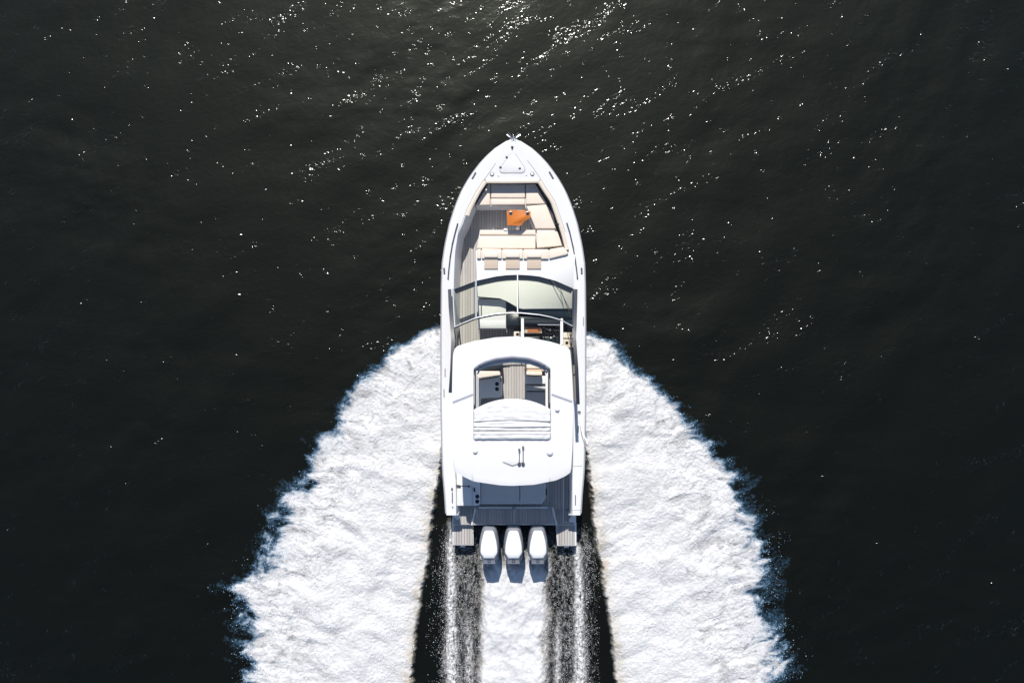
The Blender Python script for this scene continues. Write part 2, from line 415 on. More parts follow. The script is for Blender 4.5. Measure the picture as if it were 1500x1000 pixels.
cleat(*Bz((128, 640), (132, 700))); cleat(*Bz((1386, 640), (1388, 700)))
cleat(*Fz((200, 150), (203, 178))); 
# gunwale grab rails with their stanchion feet
for pl in (Bz((252, 240), (232, 310), (205, 420), (185, 540), (172, 660), (165, 738)), Bz((1252, 235), (1278, 320), (1308, 450), (1328, 570), (1340, 660), (1348, 735))):
    pts = [dk(x, y, .05) for x, y in pl]; r = sweep('grab_rail', pts, circ(.016, 8), 'dgrey', B)
    for i in (0, 2, 3, 5): lathe('rail_foot', pts[i] - Vector((0, 0, .055)), [(.026, 0), (.026, .012), (.012, .02), (.012, .055)], 'dgrey', r, n=8)
# seam between gunwale and inner moulding
for s, fo in ((-1, ol), (1, orr)):
    pts = [dk(fo(py) + s * 2.0, py, .001) for py in np.linspace(264, 340, 16)]
    if s < 0: pts = [dk(x, y, .001) for x, y in A((600, 372), (560, 430), (530, 475))] + pts
    else: pts = [dk(x, y, .001) for x, y in A((890, 345), (940, 410), (985, 475))] + pts
    sweep('moulding_seam', pts, rect(.014, .003), 'seam', B)
# vents and slots along the aft gunwales
for pl, w in ((Fz((204, 190), (205, 290)), .03), (Fz((208, 320), (208, 336)), .035), (Fz((1330, 215), (1330, 310)), .026), (D((1357, 895), (1355, 960)), .03)):
    sweep('deck_slot', [dk(x, y, .001) for x, y in pl], rnd(w, .006), 'dgrey', B)
sweep('gunwale_joint', [dk(x, y, .001) for x, y in E((1312, 638), (1392, 638))], rect(.014, .003), 'seam', B)
sweep('gunwale_joint', [dk(x, y, .001) for x, y in Fz((1300, 352), (1378, 352))], rect(.012, .003), 'seam', B)
# anchor on its bow roller
pb = at(752, 203, 2.04)
anc = sweep('anchor', [pb + Vector((0, -.07, .0)), pb + Vector((0, .02, .01)), pb + Vector((0, .10, -.12))], rnd(.05, .04), 'steel', B)
for s in (-1, 1):
    tip = pb + Vector((s * .19, .16, -.02)); root = pb + Vector((s * .015, -.02, -.02))
    prism_w('fluke', [root + Vector((0, .03, .02)), root + Vector((s * .03, -.02, .02)), tip + Vector((s * .02, -.05, .03)), tip], root.z - .05, 'steel', anc, bevel=.006)
    sweep('fluke_rib', [root + Vector((0, .02, .03)), tip + Vector((-s * .03, .02, .05))], rect(.02, .012), 'dgrey', anc)
sweep('roller_cheek', [pb + Vector((-.05, -.07, .0)), pb + Vector((-.05, .03, .03))], rect(.015, .05), 'steel', anc)
sweep('roller_cheek', [pb + Vector((.05, -.07, .0)), pb + Vector((.05, .03, .03))], rect(.015, .05), 'steel', anc)

# ---- bow lounge
SEAT = 1.68
def cushion(name, px, z=SEAT, zb=None, m='vinyl', bevel=.035, parent=B): return prism(name, px, z, z - .16 if zb is None else zb, m, parent, bevel, 3)
base1 = prism('bow_seat_base', A((528, 562), (966, 562), (1130, 850), (1150, 960)) + Bz((1222, 438), (975, 456), (960, 290), (872, 76), (418, 78)), SEAT - .15, SOLE, 'liner', B, bevel=.01)
for px in (A((527, 562), (550, 562), (550, 752), (414, 756)), A((557, 562), (870, 562), (870, 688), (557, 688)), A((557, 693), (870, 693), (870, 750), (557, 752)),
           A((877, 562), (966, 560), (1072, 741), (877, 746)), Bz((878, 73), (1064, 58), (1153, 282), (966, 282)), Bz((976, 292), (1160, 292), (1220, 437), (976, 456))):
    cushion('seat_cushion', px, parent=base1)
base2 = prism('aft_lounge_base', Bz((456, 293), (966, 293), (966, 465), (425, 465)), SEAT - .15, SOLE, 'liner', B, bevel=.01)
for px in (Bz((460, 291), (966, 291), (966, 340), (450, 340)), Bz((449, 345), (966, 345), (966, 462), (428, 462))):
    cushion('seat_cushion', px, parent=base2)
# backrest bolsters and headrests, leaning on the coachroof
for px in (Bz((428, 468), (466, 465), (466, 556), (428, 558)), Bz((472, 462), (655, 466), (655, 556), (472, 556)), Bz((660, 466), (850, 468), (850, 558), (660, 556)),
           Bz((855, 468), (1085, 468), (1085, 560), (855, 558)), Bz((1091, 468), (1222, 446), (1270, 506), (1250, 520), (1091, 558))):
    prism('backrest_bolster', px, 1.985, 1.60, 'vinyl', B, .035, 3)
for u0, u1 in ((495, 622), (691, 820), (886, 1018)):
    hr = prism_w('headrest', [at(*Bz((u0, 500))[0], 2.03), at(*Bz((u1, 500))[0], 2.03), at(*Bz((u1, 545))[0], 2.03), at(*Bz((u0, 545))[0], 2.03)], 1.98, 'vinyl', B, .03, 3)
    prism('headrest_flap', Bz((u0, 546), (u1, 546), (u1, 650), (u0, 650)), 1.945, 1.90, 'tan', hr, .016, 3)
# coaming pads round the well
def pad_run(pts_px, w=.105, h=.045, m='pad', dx=0.0):
    return sweep('coaming_pad', [dk(x + dx, y, -.006) for x, y in pts_px], rnd(w, h), m, B)
pad_run([(711.5, 266), (750, 266), (790, 265.5)], .125)
pl = pad_run([(ol(y) + 2.2, y) for y in np.linspace(266, 316, 12)], .115)
pr = pad_run([(orr(y) - 2.2, y) for y in np.linspace(266, 366, 20)], .115)
sweep('pad_gap_shade', [dk(orr(y) - 5.6, y, -.015) for y in np.linspace(268, 356, 18)], rnd(.045, .03), 'rubber', pr)  # black strip standing in for the shadowed gap beside the cushion
sweep('pad_clip', [dk(*Bz((1140, 240))[0], .0), dk(*Bz((1180, 240))[0], .03)], rnd(.03, .03), 'black', pr)
spk = at(*Bz((320, 205))[0], 1.62)
sweep('speaker', [at(*Bz((330, 175))[0], 1.66), at(*Bz((310, 232))[0], 1.66)], rnd(.06, .03), 'black', B)
# table
TZ = 1.96
tb = prism('table', Bz((700, 118), (728, 112), (735, 102), (745, 111), (850, 110), (885, 118), (922, 123), (916, 182), (868, 215), (834, 243), (826, 256), (706, 250)), TZ, TZ - .045, 'orange', B, .008)
inl = Bz((712, 124), (845, 118), (908, 130), (904, 178), (862, 206), (822, 244), (716, 240))
sweep('inlay', [at(x, y, TZ + .0005) for x, y in inl], rect(.016, .0025), 'copper', tb, closed=True, smooth=False)
for u, v in ((738, 140), (892, 142)):
    p = at(*Bz((u, v))[0], TZ)
    c = lathe('cup_holder', p, [(.058, -.05), (.058, .006), (.047, .008), (.045, .002)], 'steel', tb)
    lathe('cup_well', p, [(.044, -.05), (.044, .004)], 'black', c)
p = at(808, 320, TZ); p = at(760, 322, TZ)
lathe('pedestal', (p.x, p.y, SOLE), [(.14, 0), (.14, .02), (.05, .05), (.045, TZ - SOLE - .05)], 'steel', tb)
sweep('leg_brace', [at(*Bz((826, 250))[0], TZ - .05), at(*Bz((828, 290))[0], SEAT + .01)], circ(.022, 8), 'dgrey', tb)
prism('step_pad', Bz((672, 278), (708, 278), (708, 300), (672, 298)), SEAT + .03, SEAT - .1, 'gel', B, .015)

# ---- coachroof and what lies under the windshield
CR = 1.905
cr = [at(x, y, CR) for x, y in Bz((416, 480), (1090, 480), (1262, 495), (1330, 520)) + [(842, 390), (842.5, 424), (841, 452)] + C((1295, 386), (860, 394), (800, 384), (700, 308), (640, 284), (430, 284))]
coach = prism_w('coachroof', cr, SOLE, 'gel', B, .03, 3)
galley = prism('galley_cabinet', C((436, 300), (680, 300), (696, 318), (696, 566), (440, 566)), 1.62, SOLE, 'gel', B, .025)
sweep('cabinet_rail', [at(*C((468, 350))[0], 1.66), at(*C((468, 460))[0], 1.66)], circ(.014, 6), 'dgrey', galley)
prism('sink_lid', C((440, 500), (692, 496), (692, 548), (445, 552)), 1.632, 1.60, 'liner', galley, .008)
sweep('cabinet_handle', [at(*C((440, 575))[0], 1.50), at(*C((700, 572))[0], 1.50), at(*C((703, 605))[0], 1.50)], circ(.018, 6), 'alum', galley)
helm = prism('helm_console', C((700, 412), (812, 408), (1296, 400), (1296, 540), (700, 545)), 1.70, SOLE, 'dash', B, .03)
prism('dash_hood', C((812, 404), (1294, 396), (1294, 470), (1180, 462), (960, 440), (812, 436)), 1.80, 1.69, 'dash', helm, .02)
prism('screen_panel', C((866, 500), (1184, 500), (1184, 532), (866, 528)), 1.735, 1.69, 'navy', helm, .006)
sweep('dash_highlight', [at(*C((985, 534))[0], 1.745), at(*C((1186, 536))[0], 1.745)], rect(.03, .012), 'alum', helm)  # bright strip standing in for the highlight on the glossy dash
sweep('compass_stalk', [at(*C((801, 462))[0], 1.71), at(*C((801, 472))[0], 1.74)], rnd(.03, .03), 'alum', helm)
hp = prism('helm_panel', C((862, 552), (1018, 552), (1024, 612), (862, 612)), 1.55, 1.30, 'tan', B, .015)
prism('wood_inset', C((892, 560), (1008, 558), (1012, 606), (892, 606)), 1.562, 1.50, 'copper', hp, .006)
# steering wheel: rim, hub and spokes
wc = at(*C((1098, 585))[0], 1.62); ring_p = []
for i in range(20):
    a = 2 * math.pi * i / 20; ring_p.append(wc + Vector((.19 * math.cos(a), .13 * math.sin(a), -.14 * math.sin(a))))
wheel = sweep('steering_wheel', ring_p, circ(.016, 6), 'black', B, closed=True)
for a in (.5, 2.6, 4.7): sweep('spoke', [wc, wc + Vector((.18 * math.cos(a), .12 * math.sin(a), -.13 * math.sin(a)))], circ(.012, 6), 'steel', wheel)
lathe('hub', wc, [(.04, -.03), (.04, .02), (.02, .03)], 'dgrey', wheel, n=10)
for i, u in enumerate((1140, 1156, 1172)):
    lever = sweep('throttle_lever', [at(*C((u, 600))[0], 1.45), at(*C((u, 585))[0], 1.62)], circ(.012, 6), 'black', B)
    lathe('throttle_knob', at(*C((u, 584))[0], 1.62), [(.012, 0), (.022, .015), (.014, .035)], 'steel', lever, n=8)
# helm seats under the front of the hardtop
for u0, u1 in ((866, 1010), (1024, 1180)):
    hs = prism('helm_seat', C((u0, 640), (u1, 640), (u1, 760), (u0, 760)), 1.42, 1.22, 'dash', B, .04, 3)
    prism('seat_back', C((u0, 745), (u1, 745), (u1, 775), (u0, 775)), 1.95, 1.35, 'greyv', hs, .03, 3)
    lathe('seat_post', at(*C(((u0 + u1) / 2, 700))[0], SOLE), [(.12, 0), (.05, .04), (.05, .34)], 'steel', hs, n=10)
for px, cu in ((C((766, 596), (830, 596), (830, 660), (766, 660)), (800, 622)), (C((1218, 604), (1284, 604), (1284, 742), (1218, 742)), (1252, 700))):
    bx = prism('console_box', px, 1.58, SOLE, 'vinyl', B, .015)
    c = at(*C(cu)[0], 1.58); lathe('cup_well', c, [(.05, -.03), (.05, .006), (.035, .008)], 'black', bx, n=12)
prism('box_gap', C((1216, 655), (1286, 655), (1286, 664), (1216, 664)), 1.586, 1.55, 'black', bx)
for u, v, r in ((1040, 560, .03), (1062, 575, .022), (1120, 556, .025), (1150, 568, .02), (1135, 640, .03), (1105, 655, .04)):
    lathe('gauge', at(*C((u, v))[0], 1.50), [(r, -.6), (r, 0), (r * .6, .012)], 'alum' if r > .025 else 'dgrey', helm, n=10)

# ---- windshield
WB = (C((225, 215), (420, 140), (600, 100), (700, 88), (800, 84), (900, 88), (1000, 100), (1150, 140), (1310, 210)))
WT = (C((213, 560), (300, 520), (420, 472), (600, 436), (700, 428), (820, 427), (1000, 444), (1100, 464), (1200, 492), (1295, 546)))
ZB, ZT = 1.93, 2.72
def wb(px): x, y = zip(*WB); return float(np.interp(px, x, y))
def wt(px): x, y = zip(*WT); return float(np.interp(px, x, y))
XL, XR = 665.5, 838.5
def wpt(px, v, dz=0.0):
    z = ZB + (ZT - ZB) * v; py = wb(px) + (wt(px) - wb(px)) * v
    return at(752 + (px - 752) * (1 + .0 * v), py, z) + Vector((0, 0, dz))
uu = np.linspace(XL, XR, 40)
frame = sweep('windshield', [wpt(u, .0, -.03) for u in uu], [(-.02, 0), (.13, .0), (.13, .03), (-.02, .05)], 'navy', B)
sweep('top_rail', [wpt(u, 1.0) for u in uu], rnd(.035, .035), 'alum', frame)
sweep('rail_gasket', [wpt(u, 1.0) + Vector((0, -.032, -.012)) for u in np.linspace(XL, 740, 16)], rect(.035, .03), 'rubber', frame)
def pane(x0, x1, m='glass'):
    us = np.linspace(x0, x1, 16); vv = np.linspace(.02, .98, 6)
    vs = [wpt(u, v) for u in us for v in vv]; k = 6
    fs = [(i * k + j, i * k + j + 1, (i + 1) * k + j + 1, (i + 1) * k + j) for i in range(15) for j in range(5)]
    return mk('pane', vs, fs, m, frame, True)
xm1, xm2 = 697.2, 758.0
pane(XL + .6, xm1 - 1); pane(xm1 + 1.2, xm2 - .6); pane(xm2 + .6, XR - .6)
sweep('mullion', [wpt(xm1, v, .0) for v in np.linspace(-.05, 1.04, 8)], rnd(.05, .035), 'alum', frame)
sweep('door_edge', [wpt(xm1 - 2.4, v, -.01) for v in np.linspace(0, .98, 8)], rnd(.02, .02), 'dgrey', frame)
sweep('mullion', [wpt(xm2, v, .0) for v in np.linspace(-.03, 1.0, 8)], rnd(.035, .03), 'gel', frame)
w1 = sweep('wiper', [wpt(835.6, .62, .03), wpt(823, .28, .05), wpt(806, -.02, .05)], rnd(.022, .016), 'black', B)
sweep('wiper_blade', [wpt(836.5, .80, .02), wpt(829, .50, .02), wpt(821, .16, .02)], rnd(.018, .02), 'rubber', w1)
# raked side windows and their dark frames
for s in (-1, 1):
    xo = [658.5, 659.5, 662, 663.2, 661.8, 659.5] if s < 0 else [843.5, 842.5, 840.3, 841.5, 844.5, 846.5]
    yy = [424, 450, 481, 500, 540, 575 if s < 0 else 592]
    topz = [1.96, 2.3, 2.72, 2.85, 3.0, 3.05]
    bot, top = [], []
    for i in range(6):
        t = at(xo[i], yy[i], topz[i]); top.append(t); b0 = at(xo[i] + s * -.6, yy[i], zg(yy[i])); bot.append(Vector((t.x - s * .0, t.y, zg(yy[i]) - .01)))
    sw = sweep('side_window', top, rnd(.10, .05) if False else [(-.05, -.03), (.05, -.03), (.05, .02), (-.05, .02)], 'navy', B)
    mk('pane', bot + top, [(i, i + 1, 7 + i, 6 + i) for i in range(5)], 'dglass', sw)
    tx = [663.5, 664.5, 666] if s < 0 else [839.5, 838.8, 838]
    sweep('corner_post', [at(tx[0], 424, 1.96), at(tx[1], 452, 2.36), at(tx[2], 480, 2.74)], rnd(.05, .04), 'alum' if s < 0 else 'navy', sw)
# white struts from the windshield to the hardtop
for u, v0, v1 in ((845, 488, 660), (1203, 488, 720)):
    sweep('hardtop_strut', [at(*C((u, v0))[0], 2.62), at(*C((u, (v0 + v1) / 2))[0], 2.95), at(*C((u, v1))[0], 3.14)], rnd(.085, .06), 'gel', B)

# aft legs that carry the hardtop
for s_ in (-1, 1):
    sweep('hardtop_leg', [(s_ * 1.70, -3.05, 1.45), (s_ * 1.64, -3.2, 2.3), (s_ * 1.50, -3.5, 3.13)], [(-.05, -.22), (.05, -.22), (.05, .22), (-.05, .22)], 'gel', B)
# ---- hardtop
HZ = 3.30
FA = ([661.8, 662.4, 663.2, 664.5, 667, 670, 683, 697, 726, 750, 774, 806, 828.4, 833, 835, 836.5, 838, 839.6], [578, 545, 522, 513, 509.5, 506.8, 502.4, 498.8, 494, 492.7, 494, 500.4, 506.8, 510, 514, 528, 550, 598])
RA = ([661.8, 662.6, 664, 665.5, 667, 681, 694, 732, 750, 782, 814, 828, 835, 836.6, 838, 839.6], [586, 635, 670, 686, 691, 699, 704.8, 710.4, 711.2, 709.6, 703.2, 697, 692, 686, 660, 606])
HF = ([693.3, 697, 703, 710, 726, 750, 774, 790, 799, 803, 806.2], [541.8, 537.5, 533.5, 530, 525, 522.4, 524.5, 530, 535, 538, 541.5])
def hz(x): return HZ - .065 * abs((x - 751) / 88) ** 2.4
cols = sorted(set([661.8, 662.4, 663.2, 664, 665.5, 667, 670, 835, 833, 836.6, 838, 839.0, 839.6] + list(np.linspace(674, 693.3, 6)) + list(np.linspace(693.3, 806.2, 30)) + list(np.linspace(806.2, 830, 8))))
vs, fs = [], []
def hstrip(cs, fa, fb, n=9):
    rows = []
    for x in cs:
        a, b = fa(x), fb(x); r = []
        for t in np.linspace(0, 1, n):
            py = a + (b - a) * t; z = hz(x) - .03 * sstep(530, 494, py) - .035 * sstep(670, 712, py); r.append(at(x, py, float(z)))
        rows.append(r)
    strip(rows)
fa = lambda x: float(np.interp(x, *FA)); ra = lambda x: float(np.interp(x, *RA)); hf = lambda x: float(np.interp(x, *HF))
hstrip([c for c in cols if c <= 693.31], fa, ra, 19); hstrip([c for c in cols if c >= 806.19], fa, ra, 19)
mid = [c for c in cols if 693.29 <= c <= 806.21]
hstrip(mid, fa, hf); hstrip(mid, lambda x: 643.5, ra)
top = mk('hardtop', vs, fs, 'gel', B, True)
bm = bmesh.new(); bm.from_mesh(top.data); bmesh.ops.remove_doubles(bm, verts=bm.verts, dist=.001); bmesh.ops.recalc_face_normals(bm, faces=bm.faces)
if sum(f.normal.z for f in bm.faces) < 0: bmesh.ops.reverse_faces(bm, faces=bm.faces)
bm.to_mesh(top.data); bm.free()
md = top.modifiers.new('thick', 'SOLIDIFY'); md.thickness = .11; md.offset = -1
md = top.modifiers.new('bev', 'BEVEL'); md.width = .03; md.segments = 3; md.limit_method = 'ANGLE'; md.angle_limit = math.radians(50)
T = top
# sunroof: front deflector, side rails, inner lip
xs = np.linspace(693.8, 805.8, 28)
vs = []; n = len(xs)
for dy, dz in ((-1.2, .035), (0, .05), (5.4, -.20), (5.4, -.26)):
    for x in xs: vs.append(at(x, hf(x) + dy, hz(x) + dz))
fs = [(j * n + i, j * n + i + 1, (j + 1) * n + i + 1, (j + 1) * n + i) for j in range(3) for i in range(n - 1)]
dfl = mk('wind_deflector', vs, fs, 'lilac', T, True); md = dfl.modifiers.new('s', 'SOLIDIFY'); md.thickness = .012
for x in (703, 796): p = at(x, hf(x) + 1.6, hz(x) + .02); lathe('deflector_hinge', p, [(.05, -.05), (.05, .01), (.03, .02)], 'dgrey', dfl, n=8, sx=1.3, sy=.6)
lip = [at(x, hf(x) + 6.8, 3.04) for x in np.linspace(698, 801.5, 24)]
sweep('sunroof_lip', [at(699.4, 598, 3.04)] + [at(699.4, 548, 3.04)] + lip[1:-1] + [at(800.2, 548, 3.04), at(800.2, 598, 3.04)], rect(.055, .05), 'gel', T)
for x in (696.2, 803.4):
    sweep('sunroof_rail', [at(x, hf(x) - 1, hz(x) - .02), at(x, 560, hz(x) - .02), at(x, 602, hz(x) - .02)], rnd(.04, .03), 'dgrey', T)
    sweep('rail_trim', [at(x + (1.6 if x < 750 else -1.6), 545, hz(x) - .06), at(x + (1.6 if x < 750 else -1.6), 602, hz(x) - .06)], rect(.022, .02), 'gel', T)
# folded canvas of the sunroof
def archy(x): return 584.0 + 16.0 * abs((x - 750.5) / 56) ** 2.1
nx, ny = 60, 70; xs = np.linspace(693.6, 806.4, nx); vs = []
for j in range(ny):
    t = j / (ny - 1)
    for x in xs:
        a = archy(x); py = a + (643.6 - a) * t; e = abs((x - 750) / 56.4)
        z = hz(x) + .03 + .05 * min(1, t * 6) ** .5
        z += .022 * math.sin((py - 614) * .72 + .5 * math.sin(x * .05)) * float(sstep(612, 618, py) * sstep(640, 634, py))
        for yf, d, w in ((618.5 - 2.0 * (1 - e * e), .075, 1.2), (626.5 - .8 * e, .08, 1.1), (631.6 + .6 * e * e, .11, 1.4)):
            z -= d * math.exp(-((py - yf) / w) ** 2)
        z += .016 * math.sin(x * .55 + py * .5) * e ** 4 * float(sstep(608, 618, py)) + 0.018 * float(pn(np.array(x * .09), np.array(py * .16), 3))
        z -= .05 * math.exp(-((py - (604 + (x - 700) * -.35)) / 1.6) ** 2) * math.exp(-((x - 716) / 14) ** 2) * .35
        if t > .95: z -= (t - .95) * 1.0
        if e > .965: z -= (e - .965) * 1.6
        vs.append(at(x, py, z))
fs = [(j * nx + i, j * nx + i + 1, (j + 1) * nx + i + 1, (j + 1) * nx + i) for j in range(ny - 1) for i in range(nx - 1)]
cv = mk('sunroof_canvas', vs, fs, 'cloth', T, True); md = cv.modifiers.new('s', 'SOLIDIFY'); md.thickness = .012; md.offset = -1
def ht(px, py, dz=0): return at(px, py, hz(px) + dz)
for pl in (D((203, 684), (395, 608)), D((1108, 608), (1302, 678))):
    a, b = pl; sweep('panel_groove', [ht(a[0] + (b[0] - a[0]) * t, a[1] + (b[1] - a[1]) * t, .001) for t in np.linspace(0.02, .98, 8)], [(-.03, 0), (.03, 0), (.025, .012), (-.03, .004)], 'lilac', T)
for (u, v), r in ((E((1162, 122))[0], .07), (E((1095, 514))[0], .10), (E((412, 503))[0], .075)):
    d = lathe('antenna_dome', ht(u, v, -.01), [(r, 0), (r, .03), (r * .85, .06), (r * .5, .085), (r * .1, .095)], 'gel', T)
lathe('mast_socket', ht(*E((753, 568))[0], -.005), [(.03, 0), (.03, .014), (.018, .016)], 'black', T, n=10)
sweep('radar_pad_seam', [ht(*q, .001) for q in E((663, 603), (710, 624), (752, 640), (800, 624))], rect(.02, .004), 'seam', T)
prism_w('radar_pad', [ht(*q, .02) for q in E((668, 560), (840, 560), (840, 606), (752, 634), (668, 600))], 3.2, 'gel', T, .012)
for u0, v0, v1 in ((815, 490, 612), (850, 468, 612)):
    a, b = E((u0, v0), (u0, v1)); tr = sweep('trumpet_horn', [ht(a[0], a[1], .09), ht(a[0] * .3 + b[0] * .7, a[1] * .3 + b[1] * .7, .09), ht(b[0], b[1], .08)], circ(.014, 8), 'steel', T)
    sweep('horn_bell', [ht(a[0] - 1.3, a[1] - .3, .09), ht(a[0] + 1.3, a[1] + .2, .09)], circ(.035, 8), 'dgrey', tr)
    lathe('horn_motor', ht(b[0], b[1] + 1, .0), [(.05, 0), (.05, .05), (.03, .08)], 'dgrey', tr, n=10)

# ---- seating seen through the sunroof
cab = prism('wet_bar', D((420, 482), (640, 447), (656, 452), (656, 624), (640, 640), (462, 640), (456, 740), (420, 740)), 1.72, SOLE, 'gel', B, .02)
for v in (513, 560): lathe('cup_well', at(*D((612, v))[0], 1.72), [(.062, -.03), (.062, .006), (.05, .008)], 'black', cab, n=14)
sweep('bar_handle', [at(*D((650, 455))[0], 1.74), at(*D((650, 490))[0], 1.74)], circ(.016, 6), 'black', cab)
prism('seat_back', D((400, 398), (636, 400), (646, 438), (420, 474)), 1.86, 1.3, 'vinyl', B, .03, 3)
prism('dark_locker', D((430, 355), (664, 330), (664, 372), (430, 392)), 1.50, SOLE, 'dash', B, .02)
prism('companion_seat', D((868, 330), (1075, 330), (1075, 372), (868, 372)), 1.45, SOLE, 'vinyl', B, .03, 3)
prism('seat_trim', D((868, 374), (1075, 374), (1075, 396), (868, 396)), 1.40, SOLE, 'tan', B, .01)
prism('seat_back', D((868, 402), (1026, 402), (1026, 436), (868, 436)), 1.86, 1.3, 'vinyl', B, .025, 3)
prism('side_seat', D((868, 442), (1080, 442), (1080, 514), (868, 514)), 1.52, SOLE, 'gel', B, .02, 3)
ds = prism('dinette_seat', D((868, 524), (1080, 524), (1080, 576), (868, 576)), 1.42, SOLE, 'greyv', B, .03, 3)
prism('dinette_seat', D((868, 584), (1080, 584), (1080, 760), (868, 760)), 1.36, SOLE, 'greyv', B, .03, 3)

# ---- aft cockpit
ct = prism('cockpit_counter', Fz((236, -40), (460, -40), (460, 296), (444, 315), (236, 315)), 1.40, SOLE, 'gel', B, .02)
for v in (230, 275): lathe('cup_well', at(*Fz((432, v))[0], 1.40), [(.065, -.03), (.065, .006), (.05, .008)], 'black', ct, n=14)
sweep('faucet', [at(*Fz((404, 150))[0], 1.42), at(*Fz((408, 188))[0], 1.44)], rnd(.05, .05), 'black', ct)
sweep('lid_hinge', [at(*Fz((268, 134))[0], 1.41), at(*Fz((352, 136))[0], 1.41)], circ(.01, 6), 'dgrey', ct)
sweep('lid_seam', [at(*Fz(q)[0], 1.401) for q in ((268, 134), (385, 136), (386, 312))], rect(.014, .003), 'seam', ct)
for q in ((272, 136), (355, 138)): lathe('hinge_knuckle', at(*Fz(q)[0], 1.40), [(.035, 0), (.035, .02), (.02, .03)], 'dgrey', ct, n=8)
sweep('cleat_bar', [at(*Fz((236, 128))[0], 1.46), at(*Fz((276, 132))[0], 1.46)], rnd(.05, .04), 'dgrey', ct)
sp = prism('sunpad_base', Fz((464, -60), (1062, -60), (1062, 238), (1022, 300), (464, 300)), 1.22, SOLE, 'liner', B, .02)
prism('sunpad_cushion', Fz((464, -60), (818, -60), (818, 297), (464, 297)), 1.34, 1.215, 'greyv', sp, .03, 3)
prism('sunpad_cushion', Fz((825, -60), (1058, -60), (1058, 236), (1020, 297), (825, 297)), 1.34, 1.215, 'greyv', sp, .03, 3)
sweep('grab_handle', [at(*Fz((1062, 155))[0], 1.25), at(*Fz((1064, 215))[0], 1.25)], rnd(.04, .05), 'black', sp)
# stern sole, transom bench and swim platforms
k9 = at(752, 754, zg(754)).y
def wxy(px, z): return [tuple(at(x, y, z)[:2]) for x, y in px]
SZ = .86
stern = prism('stern_deck', Fz((208, 372), (1334, 372), (1336, 492), (200, 492)), SZ - .03, .25, 'gel', B, .01)
planking('stern_planking', wxy(Fz((240, 322), (1322, 322), (1322, 488), (212, 488), (212, 415), (240, 415)), SZ), SZ - .02, B)
sweep('gate_trim', [at(*Fz(q)[0], SOLE + .003) for q in ((1220, 20), (1220, 464), (1332, 466))], rect(.028, .012), 'gel', B)
prism('gunwale_step', Fz((228, 318), (268, 318), (268, 442), (240, 442), (214, 412)), 1.10, .3, 'gel', B, .02)
prism('gunwale_step', Fz((1300, 384), (1336, 400), (1336, 464), (1276, 462)), 1.10, .3, 'gel', B, .02)
TP = 1.06
tpx = Fz((415, 332), (1122, 332), (1158, 490), (382, 490))
tpan = prism('transom_bench', tpx, TP - .012, .45, 'gel', B, .01)
for a0, a1, b0, b1 in ((424, 764, 392, 764), (772, 1114, 772, 1150)):
    planking('bench_planking', wxy(Fz((a0, 342), (a1, 342), (b1, 484), (b0, 484)), TP), TP - .012, tpan, pitch=.085, gap=.014)
for pl in (((440, 330), (750, 330)), ((782, 330), (1080, 330))):
    sweep('bench_rail', [at(*Fz(q)[0], TP + .03) for q in pl], rnd(.04, .03), 'gel', tpan)
for q in ((430, 330), (766, 330), (1092, 330)): lathe('rail_socket', at(*Fz(q)[0], TP - .02), [(.06, 0), (.06, .04), (.04, .06)], 'cowlg', tpan, n=10)
for pl in (((415, 332), (382, 490)), ((1122, 332), (1158, 490))):
    sweep('bench_edge', [at(*Fz(q)[0], TP - .004) for q in pl], rnd(.05, .03), 'gel', tpan)
PZ = .62
for px, pk in ((Fz((201, 470), (396, 480), (398, 676), (206, 676)), Fz((216, 488), (388, 488), (390, 670), (216, 670))),
               (Fz((1150, 480), (1340, 470), (1340, 682), (1164, 682)), Fz((1158, 488), (1326, 488), (1326, 676), (1170, 676)))):
    pf = prism('swim_platform', px, PZ - .012, .38, 'gel', B, .012)
    planking('platform_planking', wxy(pk, PZ), PZ - .012, pf)
    cx_ = sum(q[0] for q in px) / 4
    sweep('ladder_grip', [at(cx_ - 3.5, max(q[1] for q in px) + .8, .46), at(cx_ + 3.5, max(q[1] for q in px) + .8, .46)], rnd(.07, .05), 'gel', pf)
# slim antenna laid out over the right gunwale
sweep('whip_antenna', [dk(849, 612, .03), at(852, 630, 1.75), at(861, 650, 1.95)], circ(.011, 6), 'gel', B)
lathe('antenna_base', dk(848.5, 603, 0), [(.05, 0), (.05, .03), (.025, .06)], 'steel', B, n=8)
# handles along the hull edges
for px in ((652, 545), (650.5, 575), (854.5, 470)):
    p = dk(px[0], px[1], .0); sweep('deck_fitting', [p + Vector((0, -.12, 0)), p + Vector((0, .12, 0))], rnd(.03, .03), 'railg', B)

